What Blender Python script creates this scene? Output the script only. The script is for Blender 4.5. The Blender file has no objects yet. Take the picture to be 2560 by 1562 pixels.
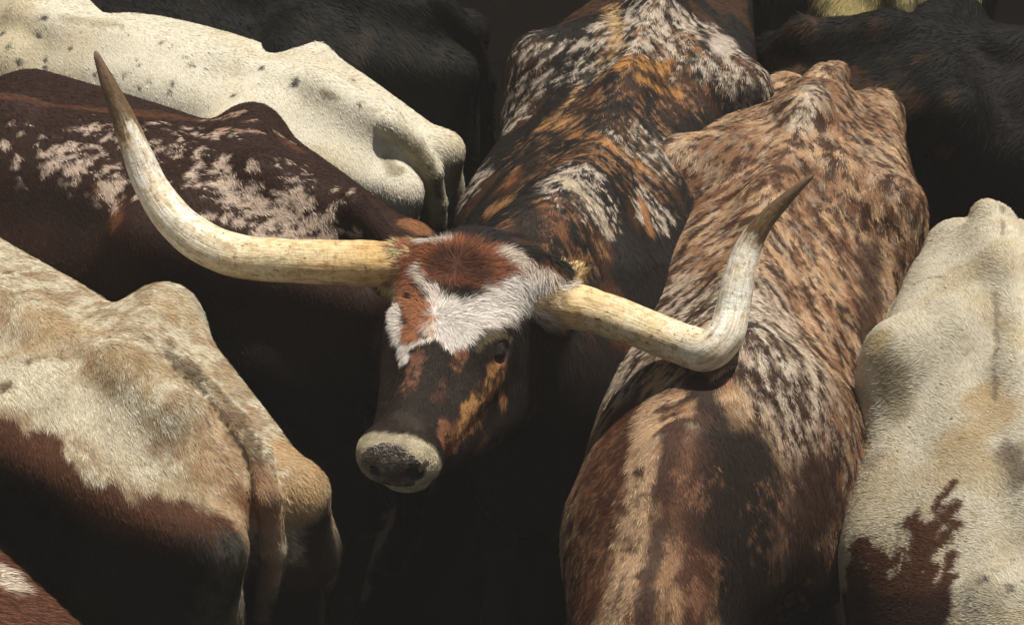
import bpy, math, random
import numpy as np
from mathutils import Vector, Matrix
from mathutils.bvhtree import BVHTree

HAIR = True          # fur blades on the coats
HAIR_DENSITY = 1.0
RES = 0.0135         # grid step of the bodies

# ------------------------------------------------------------------ camera, sky, sun, exposure
scene = bpy.context.scene
PITCH = math.radians(38.0)
DIST, ZC, LENS = 7.0, 1.35, 110.5
CAM = np.array([0.0, -DIST * math.cos(PITCH), ZC + DIST * math.sin(PITCH)])
AX_R = np.array([1.0, 0, 0])
AX_U = np.array([0, math.sin(PITCH), math.cos(PITCH)])
AX_N = np.array([0, -math.cos(PITCH), math.sin(PITCH)])      # towards the camera
cd = bpy.data.cameras.new('camera')
cd.lens = LENS; cd.sensor_width = 36.0; cd.clip_end = 500
cam = bpy.data.objects.new('camera', cd)
scene.collection.objects.link(cam)
cam.matrix_world = Matrix(((AX_R[0], AX_U[0], AX_N[0], CAM[0]), (AX_R[1], AX_U[1], AX_N[1], CAM[1]),
                           (AX_R[2], AX_U[2], AX_N[2], CAM[2]), (0, 0, 0, 1)))
scene.camera = cam

SUN_EL, SUN_AZ = math.radians(70), math.radians(40)   # azimuth measured from +Y towards +X
world = bpy.data.worlds.new('World'); scene.world = world; world.use_nodes = True
wn = world.node_tree
bg = wn.nodes['Background']
sky = wn.nodes.new('ShaderNodeTexSky'); sky.sky_type = 'NISHITA'; sky.sun_disc = False
sky.sun_elevation = SUN_EL; sky.sun_rotation = SUN_AZ
hs = wn.nodes.new('ShaderNodeHueSaturation'); hs.inputs['Saturation'].default_value = 0.35
wm = wn.nodes.new('ShaderNodeMixRGB'); wm.blend_type = 'MULTIPLY'; wm.inputs[0].default_value = 1.0; wm.inputs[2].default_value = (1.0, 0.95, 0.86, 1)
wn.links.new(sky.outputs[0], hs.inputs['Color']); wn.links.new(hs.outputs[0], wm.inputs[1])
wn.links.new(wm.outputs[0], bg.inputs[0]); bg.inputs[1].default_value = 0.055
sd = bpy.data.lights.new('sun', 'SUN'); sd.energy = 5.0; sd.angle = math.radians(0.5); sd.color = (1.0, 0.94, 0.83)
sun = bpy.data.objects.new('sun', sd); scene.collection.objects.link(sun)
sdir = Vector((math.cos(SUN_EL) * math.sin(SUN_AZ), math.cos(SUN_EL) * math.cos(SUN_AZ), math.sin(SUN_EL)))
sun.rotation_euler = sdir.to_track_quat('Z', 'Y').to_euler(); sun.location = sdir * 20
scene.view_settings.view_transform = 'Standard'
scene.view_settings.look = 'None'
scene.view_settings.exposure = 0.3
scene.view_settings.gamma = 1.0
scene.render.engine = 'CYCLES'
scene.cycles.max_bounces = 4
scene.cycles.diffuse_bounces = 2
scene.cycles.use_denoising = True

RNG = np.random.default_rng(7)

# ------------------------------------------------------------------ pixel helpers (a 1024 x 624 frame)
def ray(px, py):
    x = (px - 512) / 1024 * 36 / LENS
    y = -(py - 312) / 1024 * 36 / LENS
    d = x * AX_R + y * AX_U - AX_N
    return d
def at(px, py, z):
    d = ray(px, py)
    return CAM + d * ((z - CAM[2]) / d[2])
def atd(px, py, n):                     # n: metres towards the camera from the plane through the aim point
    return CAM + ray(px, py) * (DIST - n)

# ------------------------------------------------------------------ noise
def _hash(ix, iy, iz, seed):
    h = (ix.astype(np.uint32) * np.uint32(374761393) + iy.astype(np.uint32) * np.uint32(668265263)
         + iz.astype(np.uint32) * np.uint32(2147483647) + np.uint32(seed * 974711 + 17))
    h = (h ^ (h >> np.uint32(13))) * np.uint32(1274126177)
    h = (h ^ (h >> np.uint32(15))) * np.uint32(2246822519)
    h = h ^ (h >> np.uint32(16))
    return h.astype(np.float32) / np.float32(4294967295.0)
def vnoise(P, freq, seed=0):
    Q = (np.asarray(P) * freq + 1000.0).astype(np.float32)
    I = np.floor(Q).astype(np.int64); f = Q - I; f = f * f * (3 - 2 * f)
    out = 0
    for dx in (0, 1):
        wx = f[:, 0] if dx else 1 - f[:, 0]
        for dy in (0, 1):
            wy = f[:, 1] if dy else 1 - f[:, 1]
            for dz in (0, 1):
                wz = f[:, 2] if dz else 1 - f[:, 2]
                out = out + wx * wy * wz * _hash(I[:, 0] + dx, I[:, 1] + dy, I[:, 2] + dz, seed)
    return out
def fbm(P, freq, seed=0, octs=3):
    a, s, t = 1.0, 0, 0
    for i in range(octs):
        s = s + a * vnoise(P, freq * 2 ** i, seed + i * 31); t += a; a *= 0.55
    return s / t
def sstep(a, b, x):
    t = np.clip((x - a) / (b - a), 0, 1)
    return t * t * (3 - 2 * t)

# ------------------------------------------------------------------ implicit surfaces
class Body:
    """a smooth union of tapered limbs and ellipsoids, meshed as one continuous skin"""
    def __init__(self):
        self.p = []
    def cone(self, a, b, ra, rb, k=0.05, cut=False):
        self.p.append(('c', np.array(a, float), np.array(b, float), ra, rb, k, cut)); return self
    def chain(self, pts, k=0.05):
        for (a, ra), (b, rb) in zip(pts[:-1], pts[1:]):
            self.cone(a, b, ra, rb, k)
    def ell(self, c, r, R=None, k=0.05, cut=False):
        self.p.append(('e', np.array(c, float), np.array(r, float), np.eye(3) if R is None else np.array(R, float), 0, k, cut)); return self
    @staticmethod
    def _d(q, X):
        if q[0] == 'c':
            a, b, ra, rb = q[1:5]
            ab = (b - a).astype(np.float32); L = float(ab @ ab) + 1e-9
            W = X - a.astype(np.float32)
            t = np.clip((W @ ab) / L, 0, 1)
            return np.sqrt(((W - t[..., None] * ab) ** 2).sum(-1)) - (ra + (rb - ra) * t)
        c, r, R = q[1:4]
        W = (X - c.astype(np.float32)) @ R.astype(np.float32)      # columns of R are the ellipsoid's axes
        r = r.astype(np.float32)
        k0 = np.sqrt(((W / r) ** 2).sum(-1)); k1 = np.sqrt(((W / (r * r)) ** 2).sum(-1)) + 1e-9
        return np.where(k0 < 1e-4, -r.min(), k0 * (k0 - 1) / k1)
    def surf(self, px, py, off=0.0):
        """the point of the skin seen at a pixel, moved outwards by off"""
        t = np.arange(5.6, 9.0, 0.004); X = CAM + ray(px, py) * t[:, None]
        v = self.value(X); k = np.argmax(v < 0) if (v < 0).any() else int(np.argmin(v))
        p = X[k]; return p + self.grad(p[None])[0] * off
    @staticmethod
    def _box(q):
        if q[0] == 'c':
            a, b, ra, rb = q[1:5]; r = max(ra, rb)
            return np.minimum(a, b) - r, np.maximum(a, b) + r
        c, r, R = q[1:4]
        e = np.sqrt(((R * r) ** 2).sum(1))
        return c - e, c + e
    @staticmethod
    def _mix(F, d, k, cut):
        if cut:
            h = np.clip(k - np.abs(F + d), 0, None) / k
            return np.maximum(F, -d) + h * h * k * 0.25
        h = np.clip(k - np.abs(F - d), 0, None) / k
        return np.minimum(F, d) - h * h * k * 0.25
    def value(self, X):
        X = X.astype(np.float32)
        F = np.full(X.shape[0], 1.0, np.float32)
        for q in self.p:
            lo, hi = self._box(q); m = q[5] + 0.09
            s = np.where(((X > lo - m) & (X < hi + m)).all(1))[0]
            if len(s):
                F[s] = self._mix(F[s], self._d(q, X[s]), q[5], q[6])
        return F
    def mesh(self, res, fine=None):
        """fine = (lo, hi, step): a box in which the grid is finer"""
        lo = np.min([self._box(q)[0] for q in self.p if not q[6]], 0) - 0.05
        hi = np.max([self._box(q)[1] for q in self.p if not q[6]], 0) + 0.05
        ax = []
        for i in range(3):
            if fine is None:
                ax.append(np.arange(lo[i], hi[i] + res, res))
            else:
                f0, f1, st = max(fine[0][i], lo[i]), min(fine[1][i], hi[i]), fine[2]
                v = [f0]; s = st
                while v[-1] > lo[i]: s = min(res, s * 1.1); v.append(v[-1] - s)
                w = list(np.arange(f0 + st, f1, st)) or [f0 + st]; s = st
                while w[-1] < hi[i]: s = min(res, s * 1.1); w.append(w[-1] + s)
                ax.append(np.array(v[::-1] + w))
        ax = [a.astype(np.float32) for a in ax]
        n = [len(a) for a in ax]
        F = np.full(n, 1.0, np.float32)
        for q in self.p:
            blo, bhi = self._box(q); m = q[5] + 0.09
            sl = [slice(max(0, np.searchsorted(ax[i], blo[i] - m) - 1), min(n[i], np.searchsorted(ax[i], bhi[i] + m) + 1)) for i in range(3)]
            G = np.stack(np.meshgrid(ax[0][sl[0]], ax[1][sl[1]], ax[2][sl[2]], indexing='ij'), -1)
            sub = tuple(sl)
            F[sub] = self._mix(F[sub], self._d(q, G), q[5], q[6])
        # surface nets
        S = F < 0
        cnt = np.zeros([k - 1 for k in n], np.int8)
        for dx in (0, 1):
            for dy in (0, 1):
                for dz in (0, 1):
                    cnt += S[dx:n[0] - 1 + dx, dy:n[1] - 1 + dy, dz:n[2] - 1 + dz]
        act = (cnt > 0) & (cnt < 8)
        I = np.argwhere(act)
        idx = np.full(act.shape, -1, np.int64); idx[act] = np.arange(len(I))
        acc = np.zeros((len(I), 3)); w = np.zeros(len(I))
        cs = [(a, b, c) for a in (0, 1) for b in (0, 1) for c in (0, 1)]
        for i, A in enumerate(cs):
            for B in cs[i + 1:]:
                if sum(abs(A[k] - B[k]) for k in range(3)) != 1: continue
                ia, ib = I + A, I + B
                fa = F[ia[:, 0], ia[:, 1], ia[:, 2]]; fb = F[ib[:, 0], ib[:, 1], ib[:, 2]]
                m = (fa < 0) != (fb < 0)
                t = np.where(m, fa / np.where(m, fa - fb, 1), 0)[:, None]
                pa = np.stack([ax[k][ia[:, k]] for k in range(3)], 1); pb = np.stack([ax[k][ib[:, k]] for k in range(3)], 1)
                acc += np.where(m[:, None], pa + t * (pb - pa), 0); w += m
        V = acc / w[:, None]
        quads = []
        for axis in range(3):
            o = [(1, 2), (2, 0), (0, 1)][axis]
            sa = [slice(1, -1)] * 3; sa[axis] = slice(0, -1)
            sb = list(sa); sb[axis] = slice(1, None)
            A, B = S[tuple(sa)], S[tuple(sb)]
            E = np.argwhere(A != B); inside = A[tuple(E.T)]
            off = np.array([1, 1, 1]); off[axis] = 0
            E = E + off
            u = np.zeros(3, int); u[o[0]] = 1
            v = np.zeros(3, int); v[o[1]] = 1
            c = [E - u - v, E - v, E, E - u]
            q4 = np.stack([idx[tuple(k.T)] for k in c], 1)
            q4[~inside] = q4[~inside][:, ::-1]
            quads.append(q4)
        Q = np.concatenate(quads)
        Q = Q[(Q >= 0).all(1)]
        for _ in range(2):
            f = self.value(V); g = self.grad(V)
            V = V - np.clip(f, -0.008, 0.008)[:, None] * g
        return V, Q
    def grad(self, X, e=0.003):
        g = np.stack([self.value(X + np.eye(3)[i] * e) - self.value(X - np.eye(3)[i] * e) for i in range(3)], 1)
        return g / (np.linalg.norm(g, axis=1, keepdims=True) + 1e-9)

# ------------------------------------------------------------------ linking
def link(name, mesh, mat=None, parent=None):
    o = bpy.data.objects.new(name, mesh); scene.collection.objects.link(o)
    if mat: mesh.materials.append(mat)
    if parent is not None: o.parent = parent
    return o
def tag(o, label=None, cat=None, group=None, kind=None):
    if label: o['label'] = label
    if cat: o['category'] = cat
    if group: o['group'] = group
    if kind: o['kind'] = kind
    return o
def np_mesh(name, V, faces_flat, totals, smooth=True, cols=None, attrs=None):
    me = bpy.data.meshes.new(name)
    V = np.ascontiguousarray(V, np.float32)
    me.vertices.add(len(V)); me.vertices.foreach_set('co', V.ravel())
    me.loops.add(len(faces_flat)); me.loops.foreach_set('vertex_index', np.ascontiguousarray(faces_flat, np.int32))
    starts = np.concatenate([[0], np.cumsum(totals)[:-1]]).astype(np.int32)
    me.polygons.add(len(totals)); me.polygons.foreach_set('loop_start', starts)
    if smooth: me.polygons.foreach_set('use_smooth', np.ones(len(totals), bool))
    me.update(calc_edges=True)
    if cols is not None:
        a = me.color_attributes.new('coat', 'FLOAT_COLOR', 'POINT')
        c = np.ones((len(V), 4), np.float32); c[:, :3] = cols
        a.data.foreach_set('color', c.ravel())
    for k, v in (attrs or {}).items():
        a = me.attributes.new(k, 'FLOAT', 'POINT'); a.data.foreach_set('value', np.ascontiguousarray(v, np.float32))
    return me

# ------------------------------------------------------------------ materials
def nodes_of(name):
    m = bpy.data.materials.new(name); m.use_nodes = True
    return m, m.node_tree.nodes, m.node_tree.links, m.node_tree.nodes['Principled BSDF']
def attr_material(name, rough=0.6, spec=0.25, bump=0.0, sheen=0.0):
    m, N, L, b = nodes_of(name)
    a = N.new('ShaderNodeAttribute'); a.attribute_name = 'coat'
    L.new(a.outputs['Color'], b.inputs['Base Color'])
    b.inputs['Roughness'].default_value = rough
    b.inputs['Specular IOR Level'].default_value = spec
    if bump:
        t = N.new('ShaderNodeTexNoise'); t.inputs['Scale'].default_value = 260; t.inputs['Detail'].default_value = 3
        g = N.new('ShaderNodeTexCoord'); L.new(g.outputs['Object'], t.inputs['Vector'])
        bp = N.new('ShaderNodeBump'); bp.inputs['Strength'].default_value = bump; bp.inputs['Distance'].default_value = 0.003
        L.new(t.outputs['Fac'], bp.inputs['Height']); L.new(bp.outputs['Normal'], b.inputs['Normal'])
    return m
M_SKIN = attr_material('hide', 0.7, 0.15, 0.4)
M_FUR = attr_material('fur', 0.62, 0.11)
M_HAIRLESS = attr_material('wet_nose_skin', 0.2, 0.7, 1.0)
for _n in M_HAIRLESS.node_tree.nodes:
    if _n.type == 'TEX_NOISE': _n.inputs['Scale'].default_value = 190
    if _n.type == 'BUMP': _n.inputs['Distance'].default_value = 0.006

# ------------------------------------------------------------------ a cow's skeleton in its own frame
class Frame:
    """x forward, y to the animal's left, z up; metres times s"""
    def __init__(self, origin, heading, s=1.0):
        h = math.radians(heading); self.o = np.array(origin, float); self.s = s
        self.f = np.array([math.cos(h), math.sin(h), 0]); self.l = np.array([-math.sin(h), math.cos(h), 0])
        self.M = np.stack([self.f, self.l, [0, 0, 1]], 1)
    def __call__(self, x, y, z):
        return self.o + self.s * (x * self.f + y * self.l) + np.array([0, 0, z * self.s])
    def vec(self, x, y, z):
        return self.M @ np.array([x, y, z])
def rotm(axis, deg):
    return np.array(Matrix.Rotation(math.radians(deg), 3, axis))

def cow_body(F, hook=0.25, pin=0.12, barrel=0.33, tail=None, tail_r=0.03, head_at=None, bend=0.0, leg_shift=0.0,
             hump=0.0, thick=1.0, head_look=None, head=True, hookz=1.205, loin_drop=0.0, tailhead=1.30, pinx=-0.07, tailx=0.02, loin_fill=0.0):
    B = Body(); s = F.s
    R = F.M
    def e(x, y, z, rx, ry, rz, k=0.07, rot=None):
        B.ell(F(x, y, z), np.array([rx, ry, rz]) * s, R if rot is None else R @ rot, k * s)
    def c(a, b, ra, rb, k=0.05):
        B.cone(F(*a), F(*b), ra * s, rb * s, k * s)
    def by(x):                           # sideways bend of the front half
        return bend * max(0, x - 0.5) ** 2
    # trunk
    e(0.86, by(0.86), 0.90, 0.56, barrel, 0.37, 0.1)
    e(0.68, by(0.68), 0.84, 0.42, barrel * 0.97, 0.31, 0.1)
    e(1.20, by(1.2), 0.90, 0.34, 0.25, 0.37, 0.1)
    e(0.56, 0, 1.165 - loin_drop, 0.30, 0.185, 0.085, 0.07)          # loin
    if loin_fill:
        for y in (1, -1): c((0.42, 0.10 * y, 1.19 + loin_fill), (0.98, 0.115 * y, 1.175 + loin_fill), 0.075, 0.085, 0.12)
    # spine
    c((tailx, 0, tailhead - 0.045), (0.24 + tailx * .3, 0, 1.285), 0.038, 0.042, 0.07)
    c((0.24, 0, 1.285), (0.55, by(.55), 1.25 - loin_drop), 0.042, 0.036, 0.07)
    c((0.55, by(.55), 1.25 - loin_drop), (0.92, by(.92), 1.245), 0.036, 0.04, 0.08)
    c((0.92, by(.92), 1.245), (1.22, by(1.22), 1.285 + hump), 0.045, 0.06, 0.08)
    # pelvis
    e(0.18, 0, 1.10, 0.27, 0.175, 0.165, 0.09)
    for y in (1, -1):
        e(0.33, 0.12 * y, 1.17, 0.17, 0.12, 0.085, 0.08, rotm('X', -14 * y))
        c((0.38, 0.13 * y, 1.22), (0.42, hook * y, hookz), 0.055, 0.045, 0.09)
        c((0.42, hook * y, hookz), (0.44, (hook - .01) * y, hookz - 0.12), 0.045, 0.07, 0.08)
        c((0.44, (hook - .01) * y, hookz - 0.1), (0.38, (hook - .02) * y, 0.78), 0.07, 0.09, 0.09)
        c((0.46, (hook - .05) * y, hookz - 0.12), (0.8, (barrel - .09) * y, 1.0), 0.06, 0.09, 0.10)
        c((0.42, (hook - 0.01) * y, hookz - 0.03), (pinx, pin * y, 1.11), 0.045, 0.045, 0.08)
        c((pinx, pin * y, 1.11), (pinx + .05, (pin + .02) * y, 0.92), 0.045, 0.10, 0.07)
        e(0.16, 0.12 * y, 0.90, 0.22, 0.10, 0.28, 0.08, rotm('Y', 12))
        # hind leg
        st, hk, ft = (0.34 + leg_shift * y, 0.21 * y, 0.76), (-0.10 + leg_shift * y, 0.15 * y, 0.50), (-0.02 + leg_shift * y, 0.15 * y, 0.13)
        c((0.14, 0.16 * y, 0.92), st, 0.14, 0.11, 0.08)
        c(st, hk, 0.10, 0.042, 0.06)
        c((0.06, 0.14 * y, 0.85), hk, 0.12, 0.038, 0.06)
        c(hk, ft, 0.038, 0.032, 0.03)
        c(ft, (0.02 + leg_shift * y, 0.15 * y, 0.05), 0.036, 0.045, 0.03)
        # shoulder and fore leg
        c((1.20, 0.13 * y + by(1.2), 1.20), (1.34, 0.2 * y + by(1.3), 0.88), 0.07, 0.09, 0.08)
        e(1.20, 0.18 * y + by(1.2), 0.93, 0.14, 0.08, 0.24, 0.08, rotm('Y', -14))
        el, kn, fo = (1.16 - leg_shift * y, 0.17 * y + by(1.2), 0.70), (1.20 - leg_shift * y, 0.15 * y + by(1.2), 0.38), (1.19 - leg_shift * y, 0.15 * y + by(1.2), 0.11)
        c((1.25, 0.17 * y + by(1.2), 0.85), el, 0.11, 0.075, 0.06)
        c(el, kn, 0.07, 0.043, 0.05)
        c(kn, fo, 0.045, 0.033, 0.03)
        c(fo, (1.22 - leg_shift * y, 0.15 * y + by(1.2), 0.05), 0.036, 0.046, 0.03)
    c((1.42, by(1.42), 0.76), (1.25, by(1.25), 0.62), 0.12, 0.10, 0.08)     # brisket
    # tail
    if tail is None:
        tail = [F(tailx - .02, 0, tailhead - .02), F(pinx - .02, 0, 1.19), F(pinx - .07, 0, 1.02), F(pinx - .07, 0, 0.7), F(pinx - .05, 0, 0.45), F(pinx - .05, 0, 0.3)]
    r = tail_r * s
    rs = np.interp(np.linspace(0, 1, len(tail)), [0, .25, .7, .8, 1], [1.25, .9, .6, 1.1, .5]) * r
    B.chain([(p, q) for p, q in zip(tail, rs)], 0.025 * s)
    return B

# head, built round the poll: f poll to muzzle, sd the side, u up from the forehead
def head_prims(B, o, f, sd, u, s, eye_cut=True):
    Rm = np.stack([f, sd, u], 1)
    def P(a, b, c): return o + s * (a * f + b * sd + c * u)
    def e(a, b, c, ra, rb, rc, k=0.03, rot=None, cut=False):
        B.ell(P(a, b, c), np.array([ra, rb, rc]) * s, Rm if rot is None else Rm @ rot, k * s, cut)
    e(0.07, 0, -0.04, 0.12, 0.135, 0.10, 0.05)
    B.cone(P(0.01, -0.10, -0.01), P(0.01, 0.10, -0.01), 0.062 * s, 0.062 * s, 0.05 * s)
    B.cone(P(0.0, 0, 0.012), P(0.02, 0, 0.018), 0.055 * s, 0.055 * s, 0.05 * s)
    e(0.17, 0, -0.035, 0.15, 0.112, 0.075, 0.05)
    B.cone(P(0.2, 0, -0.045), P(0.45, 0, -0.055), 0.072 * s, 0.047 * s, 0.05 * s)
    for y in (1, -1):
        B.cone(P(0.02, 0.10 * y, -0.01), P(0.018, 0.172 * y, -0.008), 0.058 * s, 0.052 * s, 0.04 * s)
        e(0.205, 0.093 * y, -0.03, 0.052, 0.04, 0.045, 0.035)
        e(0.175, 0.098 * y, -0.006, 0.045, 0.022, 0.018, 0.02)
        e(0.20, 0.070 * y, -0.14, 0.14, 0.045, 0.11, 0.05)
        B.cone(P(0.25, 0.082 * y, -0.075), P(0.42, 0.050 * y, -0.085), 0.030 * s, 0.034 * s, 0.05 * s)
        B.cone(P(0.22, 0.075 * y, -0.20), P(0.40, 0.040 * y, -0.15), 0.055 * s, 0.040 * s, 0.05 * s)
        e(0.50, 0.034 * y, -0.072, 0.050, 0.050, 0.054, 0.03)
    B.cone(P(0.14, 0, -0.20), P(0.46, 0, -0.125), 0.075 * s, 0.042 * s, 0.05 * s)
    e(0.495, 0, -0.088, 0.052, 0.082, 0.052, 0.03)
    e(0.485, 0, -0.142, 0.042, 0.055, 0.028, 0.018)
    for y in (1, -1):
        if eye_cut:
            e(0.212, 0.130 * y, -0.033, 0.031, 0.024, 0.023, 0.010, None, True)
            e(0.555, 0.045 * y, -0.082, 0.046, 0.027, 0.021, 0.008, rotm('X', 30 * y), True)
            B.cone(P(0.54, 0.052 * y, -0.075), P(0.53, 0.074 * y, -0.062), 0.006 * s, 0.004 * s, 0.008 * s, True)
    return P

# ------------------------------------------------------------------ coats
class Coat:
    """colour and lie of the hair as functions of the point on the hide"""
    def __init__(self, base, grain=0.10, seed=0):
        self.base, self.grain, self.seed, self.ops, self.flows = base, grain, seed, [], []
        self.lens = []
    def spine(self, x):
        return getattr(self, 'bend', 0.0) * np.clip(x - .5, 0, None) ** 2
    def bind(self, V, Q):
        self.bvh = BVHTree.FromPolygons([tuple(v) for v in V.tolist()], [tuple(q) for q in Q.tolist()])
        return self
    def hit(self, px, py):
        d = ray(px, py)
        h = self.bvh.ray_cast(Vector(CAM), Vector(d))
        if h[0] is None:
            h = self.bvh.find_nearest(Vector(CAM + d * (DIST + 0.1)))
        return np.array(h[0])
    def patch(self, pts, r, col, amp=0.5, edge=0.15, freq=25, mix=1.0, holes=0.0):
        """a blotch round a line of spots on the hide; r in pixels of the photograph, amp = raggedness"""
        self.ops.append(('patch', [self.hit(*p) for p in pts], r / 450.0, np.array(col), amp, edge, freq, mix, holes, len(self.ops)))
    def spots(self, pts, col, amp=0.35):
        for p in pts:
            self.ops.append(('patch', [self.hit(p[0], p[1])], p[2] / 450.0, np.array(col), amp, 0.25, 70, 1.0, 0.0, len(self.ops)))
    def flecks(self, freq, lo, hi, col, mask=None, seed=1, stretch=1.0, mix=1.0):
        """noise flecks of another colour; mask = list of (px, py, r) where they grow"""
        self.ops.append(('flecks', freq, lo, hi, np.array(col), [(self.hit(m[0], m[1]), m[2] / 450.0) for m in mask] if mask else None, seed, stretch, mix))
    def below(self, z, col, amp=0.05, edge=0.03, freq=14):
        self.ops.append(('below', z, np.array(col), amp, edge, freq))
    def flow(self, px, py, dx, dy, r=60):
        a = self.hit(px, py); b = a + AX_R * dx * 0.002 - AX_U * dy * 0.002
        d = b - a
        self.flows.append((a, d / (np.linalg.norm(d) + 1e-9), r / 450.0))
    def whorl(self, px, py, r=40, w=1.0):
        self.flows.append((self.hit(px, py), 'out', r / 450.0, w))
    def colour(self, P, L=None):
        C = np.tile(np.array(self.base, np.float32), (len(P), 1))
        for op in self.ops:
            if op[0] == 'patch':
                _, pts, r, col, amp, edge, freq, mix, holes, n = op
                lo = np.min(pts, 0) - r * 2.2; hi = np.max(pts, 0) + r * 2.2
                s = np.where(((P > lo) & (P < hi)).all(1))[0]
                if not len(s): continue
                X = P[s]
                d = np.full(len(s), 9.0)
                if len(pts) == 1: d = np.linalg.norm(X - pts[0], axis=1)
                for a, b in zip(pts[:-1], pts[1:]):
                    ab = b - a; t = np.clip((X - a) @ ab / (ab @ ab + 1e-9), 0, 1)
                    d = np.minimum(d, np.linalg.norm(X - a - t[:, None] * ab, axis=1))
                d = d / r + amp * (fbm(X, freq, self.seed + n) - 0.5) * 2
                w = 1 - sstep(1 - edge, 1 + edge, d)
                if holes: w = w * (1 - sstep(0.62 - holes * 0.25, 0.66 - holes * 0.25, fbm(X, freq * 2.2, self.seed + n + 5)))
                w = (w * mix)[:, None]
                C[s] = C[s] * (1 - w) + col * w
            elif op[0] == 'flecks':
                _, freq, lo, hi, col, mask, seed, st, mix = op
                X = P * np.array([1, 1, 1])
                if isinstance(st, tuple):            # drawn out along the lie of the hair: k = outward lean, a = how long
                    kk, aa = st; Lx = (P - self.F.o) @ self.F.M
                    X = np.stack([(Lx[:, 0] - kk * np.abs(Lx[:, 1] - self.spine(Lx[:, 0]))) , np.abs(Lx[:, 1]) / aa + 3 * (Lx[:, 1] > 0) + Lx[:, 0] * .15, Lx[:, 2] / aa], 1)
                    X = X + 0.012 * (vnoise(P, 22, 91)[:, None] - .5)
                n = fbm(X, freq, seed, 2)
                m = np.ones(len(P))
                if mask:
                    m = np.zeros(len(P))
                    for c0, r in mask:
                        m = np.maximum(m, 1 - sstep(0.5, 1.1, np.linalg.norm(P - c0, axis=1) / r))
                    n = n - (1 - m) * 0.35
                w = (sstep(lo, hi, n) * mix * (m > 0.01))[:, None]
                C = C * (1 - w) + col * w
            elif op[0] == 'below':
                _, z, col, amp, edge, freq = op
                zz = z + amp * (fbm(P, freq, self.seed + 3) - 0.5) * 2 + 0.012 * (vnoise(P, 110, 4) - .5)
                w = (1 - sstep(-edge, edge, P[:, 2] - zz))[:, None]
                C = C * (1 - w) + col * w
        return C
    def direction(self, P, Nn, F, gravity=1.0):
        gravity = getattr(self, 'gravity', gravity)
        D = np.tile(-F.f * getattr(self, 'back', 1.0) + np.array([0, 0, -gravity]), (len(P), 1))
        side = P - F.o; lat = side @ F.l
        D = D + (np.sign(lat) * np.clip(np.abs(lat) * 3, 0, 0.5))[:, None] * F.l
        W = np.full(len(P), 0.35); D = D * 0.35
        for fl in self.flows:
            if isinstance(fl[1], str):
                v = P - fl[0]; dist = np.linalg.norm(v, axis=1); w = np.exp(-(dist / fl[2]) ** 2) * 3 * fl[3]
                D += w[:, None] * v / (dist[:, None] + 1e-4)
            else:
                w = np.exp(-(np.linalg.norm(P - fl[0], axis=1) / fl[2]) ** 2) * 2
                D += w[:, None] * fl[1]
        n1 = np.stack([vnoise(P, 9, 51), vnoise(P, 9, 52), vnoise(P, 9, 53)], 1) - .5
        D /= np.linalg.norm(D, axis=1, keepdims=True) + 1e-9
        D += n1 * 0.7
        D -= (D * Nn).sum(1, keepdims=True) * Nn
        return D / (np.linalg.norm(D, axis=1, keepdims=True) + 1e-9)

def tri_sample(V, Q, n, dens=None):
    T = np.concatenate([Q[:, [0, 1, 2]], Q[:, [0, 2, 3]]])
    a, b, c = V[T[:, 0]], V[T[:, 1]], V[T[:, 2]]
    ar = np.linalg.norm(np.cross(b - a, c - a), axis=1) * 0.5
    ctr = (a + b + c) / 3
    w = ar * (dens(ctr, np.cross(b - a, c - a)) if dens else 1)
    cum = np.cumsum(w); cum /= cum[-1]
    k = np.searchsorted(cum, RNG.random(n)); k = np.clip(k, 0, len(T) - 1)
    r1, r2 = np.sqrt(RNG.random(n)), RNG.random(n)
    return a[k] * (1 - r1)[:, None] + b[k] * (r1 * (1 - r2))[:, None] + c[k] * (r1 * r2)[:, None], ar.sum()

def in_view(P, pad=60):
    d = P - CAM
    z = -(d @ AX_N)
    x = (d @ AX_R) / z * LENS / 36 * 1024 + 512; y = 312 - (d @ AX_U) / z * LENS / 36 * 1024
    return (x > -pad) & (x < 1024 + pad) & (y > -pad) & (y < 624 + pad)

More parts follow.
